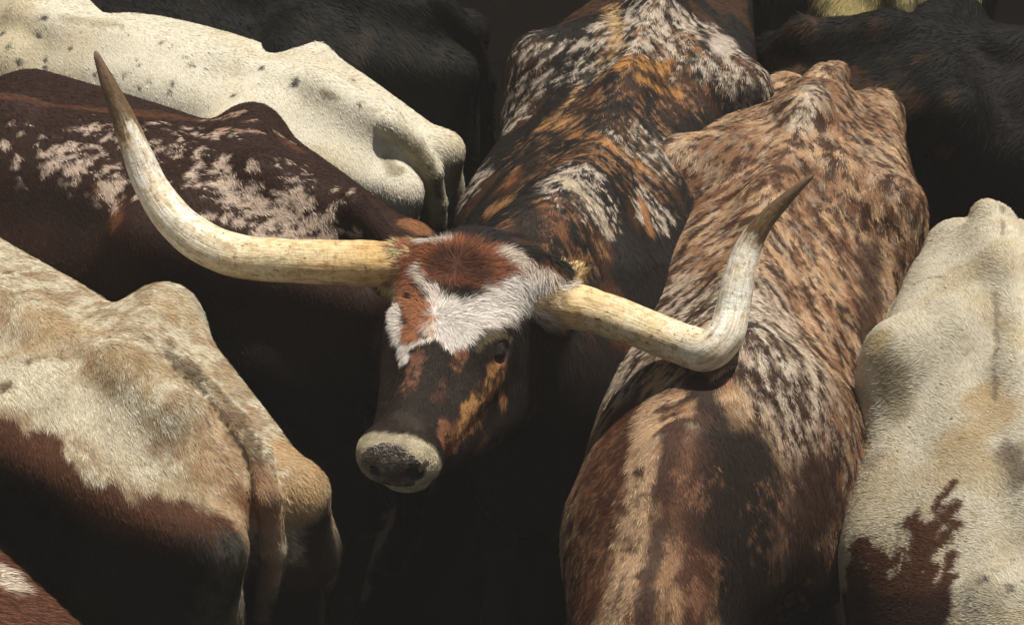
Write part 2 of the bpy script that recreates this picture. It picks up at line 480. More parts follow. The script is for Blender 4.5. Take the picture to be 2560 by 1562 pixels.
def fur_mesh(name, V, Q, sdf, coat, F, n, length=0.022, width=0.0017, lift=0.22, lenf=None, jitter=0.22, colf=None, skip=None, grain=None):
    n = int(n * HAIR_DENSITY)
    def dens(c, nn):
        nn = nn / (np.linalg.norm(nn, axis=1, keepdims=True) + 1e-12)
        toc = nn @ AX_N
        w = np.where(toc > -0.25, 1.0, 0.3) * np.where(nn[:, 2] < -0.5, 0.4, 1.0)
        return w * np.where(in_view(c, 120), 1.0, 0.22) * np.where(c[:, 2] < 0.55, 0.5, 1.0)
    P, area = tri_sample(V, Q, n, dens)
    N = sdf.grad(P)
    if skip is not None:
        keep = ~skip(P); P, N = P[keep], N[keep]
    n = len(P)
    D = coat.direction(P, N, F)
    Bv = np.cross(N, D)
    ang = RNG.normal(0, jitter, n)
    D = D * np.cos(ang)[:, None] + Bv * np.sin(ang)[:, None]
    Bv = np.cross(N, D)
    roll = RNG.normal(0, 0.35, n)
    Wd = Bv * np.cos(roll)[:, None] + N * np.sin(roll)[:, None]
    ln = length * (0.6 + 0.8 * RNG.random(n))
    if lenf is not None: ln = ln * lenf(P)
    li = np.clip(RNG.normal(lift, 0.09, n), 0.03, 0.8)
    w = width * (0.7 + 0.6 * RNG.random(n))
    L = (P - F.o) @ F.M
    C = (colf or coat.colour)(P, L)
    g = np.exp(RNG.normal(0, coat.grain if grain is None else grain, n)) * (0.92 + 0.16 * vnoise(P, 60, 77))
    C = np.clip(C * g[:, None], 0.002, 0.85)
    root = P - N * 0.001
    mid = P + (D * 0.5 + N * (li * 0.42)[:, None]) * ln[:, None]
    tip = P + (D * 1.0 + N * (li * 0.55)[:, None]) * ln[:, None]
    W2 = Wd * (w * 0.5)[:, None]
    X = np.stack([root - W2, root + W2, mid + W2 * .85, mid - W2 * .85, tip], 1).reshape(-1, 3)
    base = np.arange(n, dtype=np.int64)[:, None] * 5
    faces = (base + np.array([0, 1, 2, 3, 3, 2, 4])).astype(np.int32).ravel()
    totals = np.tile(np.array([4, 3], np.int32), n)
    cols = np.repeat(C, 5, 0)
    return np_mesh(name, X, faces, totals, False, cols)

def make_cow(name, label, B, F, coat_fn, hairs, res=None, fine=None, group=None, hair_kw=None, cat='cow', body_col=None, skip=None):
    V, Q = B.mesh(res or RES, fine)
    coat = coat_fn
    coat.bind(V, Q); coat.F = F
    coat.setup(coat)
    e = bpy.data.objects.new(name, None); scene.collection.objects.link(e)
    e.empty_display_size = 0.3
    e.location = F.o
    tag(e, label, cat, group)
    L = (V - F.o) @ F.M
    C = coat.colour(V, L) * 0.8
    if body_col is not None: C = body_col(V, C)
    me = np_mesh('body', V - F.o, Q.astype(np.int32).ravel(), np.full(len(Q), 4), True, C)
    link('body', me, M_SKIN, e)
    if HAIR and hairs:
        fm = fur_mesh('fur', V, Q, B, coat, F, hairs, skip=skip, **(hair_kw or {}))
        fm.transform(Matrix.Translation(Vector(-F.o)))
        link('fur', fm, M_FUR, e)
    return e, coat, V, Q
# place a frame so that the middle between the hooks shows at a pixel
def frame_at(px, py, heading, s=1.0):
    F = Frame((0, 0, 0), heading, s)
    p = at(px, py, 1.28 * s)
    off = F(0.42, 0, 0)
    return Frame((p[0] - off[0], p[1] - off[1], 0), heading, s)

# ------------------------------------------------------------------ the ground
def mud_material():
    m, N, L, b = nodes_of('wet_mud')
    tc = N.new('ShaderNodeTexCoord'); t = N.new('ShaderNodeTexNoise'); t.inputs['Scale'].default_value = 3.0; t.inputs['Detail'].default_value = 8
    L.new(tc.outputs['Object'], t.inputs['Vector'])
    r = N.new('ShaderNodeValToRGB'); r.color_ramp.elements[0].color = (0.002, 0.0018, 0.0016, 1); r.color_ramp.elements[1].color = (0.005, 0.004, 0.0035, 1)
    L.new(t.outputs['Fac'], r.inputs['Fac']); L.new(r.outputs['Color'], b.inputs['Base Color'])
    bp = N.new('ShaderNodeBump'); bp.inputs['Strength'].default_value = 0.8; bp.inputs['Distance'].default_value = 0.05
    L.new(t.outputs['Fac'], bp.inputs['Height']); L.new(bp.outputs['Normal'], b.inputs['Normal'])
    b.inputs['Roughness'].default_value = 0.95; b.inputs['Specular IOR Level'].default_value = 0.0
    return m
gm = np_mesh('ground', np.array([[-150, -150, 0], [150, -150, 0], [150, 150, 0], [-150, 150, 0]]), np.array([0, 1, 2, 3]), np.array([4]), False)
tag(link('ground', gm, mud_material()), kind='structure')

WHITE = (0.68, 0.635, 0.52)
CREAM = (0.60, 0.51, 0.36)
TAN = (0.42, 0.26, 0.13)
OLIVE = (0.30, 0.24, 0.13)
BROWN = (0.085, 0.034, 0.018)
DARK = (0.030, 0.018, 0.013)
BLACK = (0.016, 0.013, 0.012)
HERD = 'longhorn cattle crowded together in the pen'

def neck_and_head(B, F, base, poll, s=1.0, down=0.35, yaw=0.0, width=.17):
    """a neck from the withers to a head whose poll is at the local point"""
    h = math.radians(yaw)
    f = F.vec(math.cos(h) * math.cos(down), math.sin(h) * math.cos(down), -math.sin(down))
    sd = F.vec(-math.sin(h), math.cos(h), 0); u = np.cross(f, sd)
    o = F(*poll)
    P = head_prims(B, o, f, sd, u, s)
    B.cone(F(*base), P(0.02, 0, -0.13), width * F.s * 1.15, 0.12 * s, 0.12)
    B.cone(F(base[0] - .12, base[1], base[2] + .14), P(0.0, 0, -0.06), 0.08 * F.s, 0.08 * s, 0.12)
    return P

def leaf_ear(name, parent, base, tip, up, w, coat_col, inner, F, n=3500):
    """an ear: a cupped leaf with thickness, furred outside"""
    base, tip = np.array(base), np.array(tip)
    ax = tip - base; Ln = np.linalg.norm(ax); ax = ax / Ln
    up = up - (up @ ax) * ax; up /= np.linalg.norm(up); sd = np.cross(ax, up)
    nu, nv = 22, 16; V = []
    for i in range(nu + 1):
        t = i / nu
        wd = w * (math.sin(math.pi * min(1, t * .86 + .12)) ** 0.75) * (1 - .25 * t) + .004
        for j in range(nv):
            a = 2 * math.pi * j / nv; x = math.cos(a); y = math.sin(a)
            cup = 0.55 * wd * x * x
            V.append(base + ax * Ln * t + sd * wd * x + up * (cup + y * .007 * (1 - .6 * t)) + up * (-0.06 * t * t * Ln))
    V = np.array(V); Q = []
    for i in range(nu):
        for j in range(nv):
            Q.append((i * nv + j, i * nv + (j + 1) % nv, (i + 1) * nv + (j + 1) % nv, (i + 1) * nv + j))
    V = np.vstack([V, V[-nv:].mean(0)]); tipi = len(V) - 1
    flat = np.array(Q).ravel().tolist(); tot = [4] * len(Q)
    for j in range(nv): flat += [nu * nv + j, nu * nv + (j + 1) % nv, tipi]; tot.append(3)
    cols = np.tile(np.array(coat_col), (len(V), 1)); yy = np.sin(2 * np.pi * (np.arange(len(V)) % nv) / nv)
    cols[yy > .2] = inner
    # hairs
    Qa = np.array(Q); P, _ = tri_sample(V, Qa, n)
    k = BVHTree.FromPolygons([tuple(v) for v in V.tolist()], Q)
    Nn = np.array([tuple(k.find_nearest(Vector(p))[1]) for p in P])
    cen = base + ((P - base) @ ax)[:, None] * ax
    Nn *= np.sign(((P - cen) * Nn).sum(1))[:, None] + 1e-9
    D = ax + RNG.normal(0, .35, (n, 3)); D /= np.linalg.norm(D, axis=1, keepdims=True)
    W = np.cross(Nn, D); W /= np.linalg.norm(W, axis=1, keepdims=True) + 1e-9
    ln = 0.024 * (0.6 + .8 * RNG.random(n))[:, None]; wd = .0008
    mid = P + D * ln * .5 + Nn * ln * .18; tp = P + D * ln + Nn * ln * .3
    X = np.stack([P - W * wd, P + W * wd, mid + W * wd, mid - W * wd, tp], 1).reshape(-1, 3)
    f2 = (np.arange(n)[:, None] * 5 + np.array([0, 1, 2, 3, 3, 2, 4])).ravel() + len(V)
    cc = np.where(((P - cen) @ up > .004)[:, None], np.array(inner), np.array(coat_col)) * np.exp(RNG.normal(0, .2, n))[:, None]
    me = np_mesh(name, np.vstack([V, X]) - F.o, np.concatenate([np.array(flat), f2]), np.concatenate([np.array(tot), np.tile([4, 3], n)]), False,
                 np.vstack([cols, np.repeat(cc, 5, 0)]))
    return link(name, me, M_FUR, parent)

def horn_material(name, tint=1.0):
    m, N, L, b = nodes_of(name)
    def attr(k):
        a = N.new('ShaderNodeAttribute'); a.attribute_name = k; return a
    def ramp(src, els):
        r = N.new('ShaderNodeValToRGB'); L.new(src, r.inputs['Fac'])
        while len(r.color_ramp.elements) < len(els): r.color_ramp.elements.new(0.5)
        for e, (p, c) in zip(r.color_ramp.elements, els): e.position = p; e.color = (*c, 1) if len(c) == 3 else c
        return r
    def mix(fac, a, c, mode='MIX'):
        x = N.new('ShaderNodeMixRGB'); x.blend_type = mode
        for i, v in enumerate((fac, a, c)):
            if hasattr(v, 'is_linked') or hasattr(v, 'links'): L.new(v, x.inputs[i])
            else: x.inputs[i].default_value = v if i == 0 else (*v, 1)
        return x.outputs[0]
    t = attr('t'); hx, hy, hl = attr('hx'), attr('hy'), attr('hl')
    cv = N.new('ShaderNodeCombineXYZ')
    for i, a in enumerate((hx, hy, hl)): L.new(a.outputs['Fac'], cv.inputs[i])
    def noise(sx, sz, det=4, off=0):
        mp = N.new('ShaderNodeMapping'); mp.inputs['Scale'].default_value = (sx, sx, sz); mp.inputs['Location'].default_value = (off, off, off)
        L.new(cv.outputs[0], mp.inputs['Vector'])
        n = N.new('ShaderNodeTexNoise'); n.inputs['Scale'].default_value = 1; n.inputs['Detail'].default_value = det; n.inputs['Roughness'].default_value = .65
        L.new(mp.outputs[0], n.inputs['Vector']); return n.outputs['Fac']
    n1 = noise(30, 14, 6); nst = noise(170, 11, 4, 3.1); nring = noise(28, 90, 4, 7.7); nfl = noise(100, 60, 5, 1.3)
    # where along the horn, shaken by noise
    ad = N.new('ShaderNodeMath'); ad.operation = 'MULTIPLY_ADD'; L.new(n1, ad.inputs[0]); ad.inputs[1].default_value = .16
    L.new(t.outputs['Fac'], ad.inputs[2])
    sb = N.new('ShaderNodeMath'); sb.operation = 'SUBTRACT'; L.new(ad.outputs[0], sb.inputs[0]); sb.inputs[1].default_value = .08
    base = ramp(sb.outputs[0], [(0.0, (0.40, 0.29, 0.14)), (0.10, (0.62, 0.43, 0.19)), (0.22, (0.72, 0.58, 0.34)), (0.40, (0.78, 0.70, 0.50)), (0.58, (0.82, 0.79, 0.70)),
                                (0.74, (0.80, 0.78, 0.72)), (0.80, (0.60, 0.55, 0.46)), (0.825, (0.17, 0.115, 0.06)), (0.93, (0.13, 0.085, 0.045)), (1.0, (0.24, 0.15, 0.11))])
    c = base.outputs['Color']
    blot = ramp(n1, [(0.42, (0, 0, 0)), (0.60, (1, 1, 1))])
    c = mix(0.55, c, mix(blot.outputs['Color'], (1.0, 1.0, 1.0), (0.72, 0.50, 0.24)), 'MULTIPLY')
    st = ramp(nst, [(0.34, (0.25, 0.2, 0.13)), (0.48, (1, 1, 1))])
    c = mix(0.4, c, st.outputs['Color'], 'MULTIPLY')
    rg = ramp(nring, [(0.30, (0.45, 0.36, 0.2)), (0.46, (1, 1, 1))])
    c = mix(0.45, c, rg.outputs['Color'], 'MULTIPLY')
    fl = ramp(nfl, [(0.31, (0.10, 0.08, 0.05)), (0.40, (1, 1, 1))])
    c = mix(0.9, c, fl.outputs['Color'], 'MULTIPLY')
    n5 = noise(60, 40, 6, 9.9); gr = ramp(n5, [(0.40, (0.50, 0.42, 0.28)), (0.50, (1, 1, 1))])
    c = mix(0.6, c, gr.outputs['Color'], 'MULTIPLY')
    L.new(c, b.inputs['Base Color'])
    b.inputs['Roughness'].default_value = 0.48; b.inputs['Specular IOR Level'].default_value = 0.35
    bp = N.new('ShaderNodeBump'); bp.inputs['Strength'].default_value = 1.0; bp.inputs['Distance'].default_value = .007
    h = mix(0.4, mix(0.5, nst, nring), n5); L.new(h, bp.inputs['Height']); L.new(bp.outputs['Normal'], b.inputs['Normal'])
    return m
M_HORN = horn_material('horn')

def horn(parent, F, pts, rads, label=None, nseg=150, ns=40):
    """a horn swept through 3D points with a radius at each"""
    pts = np.array(pts); rads = np.array(rads)
    n = len(pts); E = np.vstack([2 * pts[0] - pts[1], pts, 2 * pts[-1] - pts[-2]])
    C, Rr = [], []
    for k in range(nseg + 1):
        u = k / nseg * (n - 1); i = min(int(u), n - 2); f = u - i
        p0, p1, p2, p3 = E[i], E[i + 1], E[i + 2], E[i + 3]
        C.append(0.5 * ((2 * p1) + (-p0 + p2) * f + (2 * p0 - 5 * p1 + 4 * p2 - p3) * f * f + (-p0 + 3 * p1 - 3 * p2 + p3) * f ** 3))
        Rr.append(rads[i] * (1 - f) + rads[i + 1] * f)
    C = np.array(C); Rr = np.array(Rr); Rr = np.convolve(np.pad(Rr, 6, mode='edge'), np.ones(13) / 13, 'valid')
    Rr[-3:] = [Rr[-4] * .8, Rr[-4] * .55, Rr[-4] * .22]
    T = np.gradient(C, axis=0); T /= np.linalg.norm(T, axis=1, keepdims=True)
    ln = np.concatenate([[0], np.cumsum(np.linalg.norm(np.diff(C, axis=0), axis=1))])
    nrm = np.cross(T[0], [0, 0, 1]); nrm /= np.linalg.norm(nrm)
    V, hx, hy, hl, tt = [], [], [], [], []
    for k in range(nseg + 1):
        nrm = nrm - (nrm @ T[k]) * T[k]; nrm /= np.linalg.norm(nrm); bi = np.cross(T[k], nrm)
        for j in range(ns):
            a = 2 * math.pi * j / ns
            r = Rr[k] * (1 + 0.02 * math.sin(a * 2 + ln[k] * 9) + 0.012 * math.sin(a * 5 + 2 + ln[k] * 4)) * (1 + 0.022 * (math.sin(ln[k] * 95 + math.sin(ln[k] * 31)) + .6 * math.sin(ln[k] * 210 + 2 * math.sin(a))) * max(0, 1 - 3.0 * k / nseg)) * (1 + .012 * math.sin(ln[k] * 23 + a * 3) + .01 * math.sin(ln[k] * 61 + a * 2))
            V.append(C[k] + r * (math.cos(a) * nrm + math.sin(a) * bi))
            hx.append(math.cos(a) * .05); hy.append(math.sin(a) * .05); hl.append(ln[k]); tt.append(ln[k] / ln[-1])
    V.append(C[-1] + T[-1] * Rr[-1]); hx.append(0); hy.append(0); hl.append(ln[-1]); tt.append(1)
    flat, tot = [], []
    for k in range(nseg):
        for j in range(ns):
            flat += [k * ns + j, k * ns + (j + 1) % ns, (k + 1) * ns + (j + 1) % ns, (k + 1) * ns + j]; tot.append(4)
    for j in range(ns): flat += [nseg * ns + j, nseg * ns + (j + 1) % ns, len(V) - 1]; tot.append(3)
    me = np_mesh('horn', np.array(V) - F.o, np.array(flat), np.array(tot), True, None, {'hx': hx, 'hy': hy, 'hl': hl, 't': tt})
    return tag(link('horn', me, M_HORN, parent), label)

def eye_part(parent, F, c, r, look):
    m = bpy.data.materials.get('eye')
    if not m:
        m, N, L, b = nodes_of('eye'); b.inputs['Base Color'].default_value = (0.012, 0.007, 0.005, 1)
        b.inputs['Roughness'].default_value = .08; b.inputs['Specular IOR Level'].default_value = .7
    V, Q = [], []
    for i in range(13):
        for j in range(20):
            th, ph = math.pi * i / 12, 2 * math.pi * j / 20
            V.append((r * math.sin(th) * math.cos(ph), r * math.sin(th) * math.sin(ph), r * math.cos(th)))
    for i in range(12):
        for j in range(20): Q += [i * 20 + j, (i + 1) * 20 + j, (i + 1) * 20 + (j + 1) % 20, i * 20 + (j + 1) % 20]
    me = np_mesh('eye', np.array(V) + c - F.o, np.array(Q), np.full(240, 4), True)
    return link('eye', me, m, parent)

def short_horns(e, F, P):
    for y in (1, -1):
        horn(e, F, [P(0.0, 0.12 * y, 0), P(0.01, 0.22 * y, 0.0), P(0.06, .29 * y, -.01), P(.16, .33 * y, -.02), P(.24, .33 * y, .0)], [.034, .032, .027, .018, .007], nseg=60, ns=24)

def finish_head(e, F, P, s, coatcol=DARK):
    short_horns(e, F, P)
    for y in (1, -1):
        eye_part(e, F, P(.212, .112 * y, -.034), .022 * s, None)
        leaf_ear('ear', e, P(.06, .12 * y, -.06), P(.07, .30 * y, -.11), P(0, 0, 1) - P(0, 0, 0), .045, coatcol, TAN, F, 1500)

# ---- white speckled cow, upper left
def build_A():
    F = frame_at(270, 75, 151, 0.88)
    B = cow_body(F, tail=[F(.02, 0, 1.2)] * 2, tail_r=.005, bend=.2, hook=.24, barrel=.30, pinx=-.10, loin_fill=-.012)
    T = [B.surf(388, 124, .0), B.surf(408, 143, .012), B.surf(426, 168, .022), B.surf(436, 195, .03)]
    B.chain([(T[0], .030), (T[1], .030), (T[2], .028), (T[3], .026), (at(439, 240, T[3][2] - .12), .024), (at(438, 330, T[3][2] - .4), .02)], .012)
    P = neck_and_head(B, F, (1.32, -.03, 1.06), (1.9, -.12, 1.42))
    c = Coat(WHITE, 0.07, 3)
    def setup(c):
        c.flecks(7, .52, .75, (.58, .49, .33), seed=5, mix=.6)
        c.flecks(70, .60, .72, (.50, .44, .30), seed=9, mix=.35)
        c.patch([(8, 10), (15, 45)], 40, (.52, .44, .28), .8, .5, 12, .7)
        c.patch([(425, 165), (437, 200), (438, 235)], 13, (.38, .33, .20), .5, .4, 40, .8)
        c.patch([(405, 140), (420, 158)], 12, (.42, .36, .23), .5, .4, 40, .8)
        c.patch([(430, 165), (437, 195)], 4, (.12, .09, .05), .8, .3, 60, .8)
        c.patch([(388, 160), (396, 170)], 10, (.22, .19, .12), .8, .5, 40, .8)  # dark shading by the near pin, painted into the coat
        c.patch([(452, 168), (458, 195)], 9, (.45, .36, .20), .6, .5, 30, .7)
        c.patch([(65, 17), (120, 25)], 6, (.35, .30, .20), .8, .4, 50, .7)
        G = (.06, .055, .05)
        c.spots([(38, 34, 4), (70, 47, 3), (44, 17, 4), (8, 46, 4), (2, 33, 4), (19, 61, 4.5), (44, 59, 3), (44, 67, 3.5), (58, 78, 4.5), (95, 73, 4), (101, 91, 4),
                 (139, 87, 3), (172, 83, 3), (169, 91, 3.6), (192, 65, 4), (204, 68, 2), (218, 54, 2), (233, 95, 3.6), (260, 67, 3.6), (295, 82, 6), (353, 80, 2.6), (359, 104, 2.5)], G)
        c.below(0.82, (.012, .010, .009), .05, .06)  # white legs blackened in place of the shade between the animals
        c.patch([(322, 90), (335, 97)], 4, (.22, .18, .12), .9, .5, 60, .8)
        c.spots([(x / 6.06, y / 6.06, 1.5) for x, y in ((275, 160), (447, 142), (477, 187), (590, 160), (772, 202), (800, 158), (935, 212), (972, 257), (1020, 285), (1040, 265), (1160, 322),
                 (1130, 343), (1110, 372), (1255, 315), (1270, 325), (1460, 310), (1437, 440), (1075, 480), (900, 492), (840, 385), (820, 360), (805, 377), (515, 412), (517, 253), (743, 463), (297, 480), (1175, 640), (1265, 640))], (.05, .045, .04), .15)
    c.setup = setup
    e, *_ = make_cow('longhorn_cow', 'white cow with small grey spots in the top left corner, behind the dark brown cow', B, F, c, 210000, group=HERD,
             hair_kw=dict(length=.012, width=.0012, lift=.10))
    finish_head(e, F, P, 1.0)

# ---- dark brown cow with white patches, left
def build_B():
    F = frame_at(198, 156, 152, 1.02)
    B = cow_body(F, bend=.33, hook=.24, pinx=-.09, loin_fill=-.008)
    P = neck_and_head(B, F, (1.32, -.03, 1.0), (1.9, -.05, 1.15))
    c = Coat((.027, .0115, .0075), 0.2, 11)
    def setup(c):
        c.flecks(6, .5, .72, (.035, .015, .01), seed=4, mix=.8)
        c.patch([(410, 222), (430, 236)], 13, (.28, .12, .05), .5, .4, 30, .8)
        c.patch([(105, 190), (115, 220)], 12, (.20, .08, .035), .6, .5, 30, .7)
        c.patch([(0, 95), (100, 110), (200, 120), (300, 150)], 7, (.10, .04, .02), .6, .5, 20, .7)
        Wp = (.54, .42, .34)
        for (x, y, r) in ((1180, 900, 26), (1190, 960, 36), (1150, 1010, 40), (1180, 1060, 36), (1330, 940, 46), (1310, 1010, 40), (1380, 1000, 30), (1360, 1080, 46), (1385, 1160, 36), (1380, 1230, 30),
                          (1510, 960, 38), (1540, 985, 24), (1520, 1130, 44), (1540, 1200, 50), (1600, 1180, 44), (1500, 1240, 34), (1740, 1180, 44), (1800, 1130, 50), (1860, 1180, 44), (1740, 1270, 56), (1850, 1270, 56),
                          (1730, 1350, 50), (1760, 1420, 60), (1650, 1440, 50), (1550, 1400, 44), (1930, 1330, 56), (2000, 1360, 40), (2150, 1360, 36), (1240, 1280, 40), (1290, 1350, 30), (1420, 1300, 40), (1350, 1290, 30), (1990, 1430, 50), (1880, 1440, 50),
                          (320, 960, 44), (300, 900, 24), (350, 880, 24), (430, 860, 24), (430, 990, 40), (530, 935, 30), (480, 960, 24), (380, 1060, 28), (450, 1060, 20), (110, 920, 24), (95, 960, 20), (120, 1080, 28), (115, 1040, 20), (30, 840, 34),
                          (670, 1080, 30), (640, 1090, 20), (650, 1180, 26), (690, 1210, 30), (710, 1240, 20), (580, 1180, 24), (700, 1020, 16), (430, 1130, 20)):
            c.patch([(x / 6.06, y / 6.06 + 6)], r / 6.06 * 1.10, Wp, 1.15, .12, 85, .95, .3)
        for p in (((200, 120), (222, 119), (235, 116)), ((205, 137), (222, 133)), ((214, 130), (240, 131), (262, 132)), ((226, 115), (242, 112)), ((245, 121), (254, 119)), ((275, 132), (292, 142))):
            c.patch(list(p), 2.0, (.42, .28, .2), .9, .3, 60, .9)
        c.spots([(269, 218, 13), (228, 232, 10), (312, 233, 5.5), (291, 230, 3.5), (305, 210, 4), (209, 226, 6), (212, 177, 6)], (.036, .016, .010), .35)
        c.patch([(35, 195), (80, 215)], 32, (.022, .012, .009), .5, .4, 20, .85)  # dark of the shadowed flank, painted into the coat
        c.flecks(70, .65, .69, (.52, .40, .32), [(150, 150, 120), (300, 190, 90), (60, 140, 80)], seed=84, stretch=(1.4, 2.2), mix=.9)
        c.flecks(80, .555, .60, (.56, .44, .36), [(290, 215, 50), (225, 190, 42), (62, 160, 34), (330, 228, 30), (107, 195, 24)], seed=81, stretch=(1.4, 2.2), mix=.92)
        c.below(1.06, (.012, .009, .008), .07, .10)  # coat goes near-black low down, imitating the shaded side
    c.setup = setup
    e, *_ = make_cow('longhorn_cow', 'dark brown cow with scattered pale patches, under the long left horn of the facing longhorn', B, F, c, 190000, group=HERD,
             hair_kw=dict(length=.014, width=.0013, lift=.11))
    finish_head(e, F, P, 1.0)

# ---- cream and brown cow seen from behind, lower left
def build_C():
    F = frame_at(73, 343, 138, 1.08)
    B = cow_body(F, tail=[F(.1, 0, 1.2)] * 2, tail_r=.005, bend=.32, pinx=-.10, tailx=.12, tailhead=1.32, pin=.115, loin_fill=-.045)
    T = [B.surf(181, 368, .0), B.surf(205, 394, .006), B.surf(233, 426, .014), B.surf(254, 460, .022), B.surf(268, 495, .03)]
    B.chain([(p, .027) for p in T] + [(at(274, 545, T[4][2] - .13), .027), (at(264, 612, T[4][2] - .34), .024), (at(255, 690, T[4][2] - .58), .02)], .010)
    P = neck_and_head(B, F, (1.32, 0, 1.0), (1.9, 0, 1.15))
    c = Coat((.57, .51, .385), 0.14, 21)
    def setup(c):
        c.flecks(11, .50, .64, (.38, .29, .17), seed=3, mix=.65)
        c.flecks(45, .52, .64, (.36, .25, .14), seed=8, mix=.7)
        c.flecks(24, .54, .66, (.27, .17, .09), seed=28, mix=.65)
        c.flecks(95, .60, .68, (.22, .15, .09), seed=29, mix=.6)
        c.flecks(80, .68, .78, (.20, .14, .08), seed=18, mix=.5)
        c.patch([(30, 320), (80, 330)], 22, (.42, .30, .17), .9, .6, 30, .6)
        c.patch([(110, 345), (125, 350), (95, 390)], 15, (.30, .21, .12), .9, .6, 40, .6)
        c.patch([(165, 300), (185, 315)], 20, (.45, .33, .19), .9, .6, 30, .5)
        c.patch([(8, 370), (60, 400), (120, 440)], 24, (.62, .57, .44), .8, .6, 20, .7)
        c.patch([(215, 430), (228, 480), (250, 512)], 28, (.36, .22, .12), .9, .5, 50, .7)
        c.flecks(60, .50, .60, (.56, .46, .32), [(220, 440, 44), (232, 490, 36)], seed=92, stretch=(1, 2), mix=.6)
        c.flecks(70, .56, .64, (.16, .08, .04), [(225, 440, 44), (240, 490, 40), (300, 480, 30)], seed=93, stretch=(1, 2), mix=.6)
        c.patch([(290, 450), (310, 480), (300, 505)], 22, (.42, .27, .13), .8, .5, 40, .8)
        c.patch([(245, 500), (262, 515)], 14, (.20, .085, .04), .6, .5, 30, .8)
        c.patch([(196, 372), (220, 395), (245, 430), (258, 455), (270, 490)], 5, (.13, .09, .05), .8, .5, 50, .85)  # shade of the tail crease painted in, here and next line
        c.patch([(190, 376), (220, 412), (243, 450), (256, 490)], 3, (.07, .05, .03), .8, .5, 60, .8)
        c.patch([(258, 470), (272, 510), (270, 560), (262, 610)], 10, (.30, .17, .10), .8, .4, 60, .8)
        c.patch([(170, 355), (188, 372)], 11, (.10, .075, .045), .8, .6, 50, .85)
        c.spots([(145, 337, 5), (169, 344, 4), (26, 293, 3), (5, 272, 5), (28, 361, 4), (4, 385, 9), (213, 366, 1.2)], (.16, .12, .07), .5)
        Br = (.085, .035, .018)
        c.patch([(-5, 455), (30, 478), (62, 505), (110, 535), (150, 540), (195, 545)], 44, Br, .42, .10, 26)
        c.patch([(-5, 500), (60, 560), (120, 590), (200, 590)], 60, (.012, .009, .008), .3, .35, 12)  # shadow under the flank, painted as black coat
        c.below(1.02, (.012, .009, .008), .05, .08)  # lower parts blackened to imitate the shade there
        c.patch([(262, 560), (258, 615)], 9, (.16, .10, .07), .8, .4, 60, .8)
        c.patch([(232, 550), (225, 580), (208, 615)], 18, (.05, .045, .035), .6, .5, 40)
        c.patch([(322, 525), (325, 575), (300, 580)], 26, (.03, .02, .014), .4, .4, 30)  # shadow on the far thigh, painted dark
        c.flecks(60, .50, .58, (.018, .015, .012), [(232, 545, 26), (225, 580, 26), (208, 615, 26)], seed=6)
    c.setup = setup
    e, *_ = make_cow('longhorn_cow', 'cream cow with brown flank and hanging tail, rump towards the viewer at lower left', B, F, c, 260000, group=HERD,
             hair_kw=dict(length=.016, width=.0012, lift=.12, jitter=.26))
    finish_head(e, F, P, 1.0)

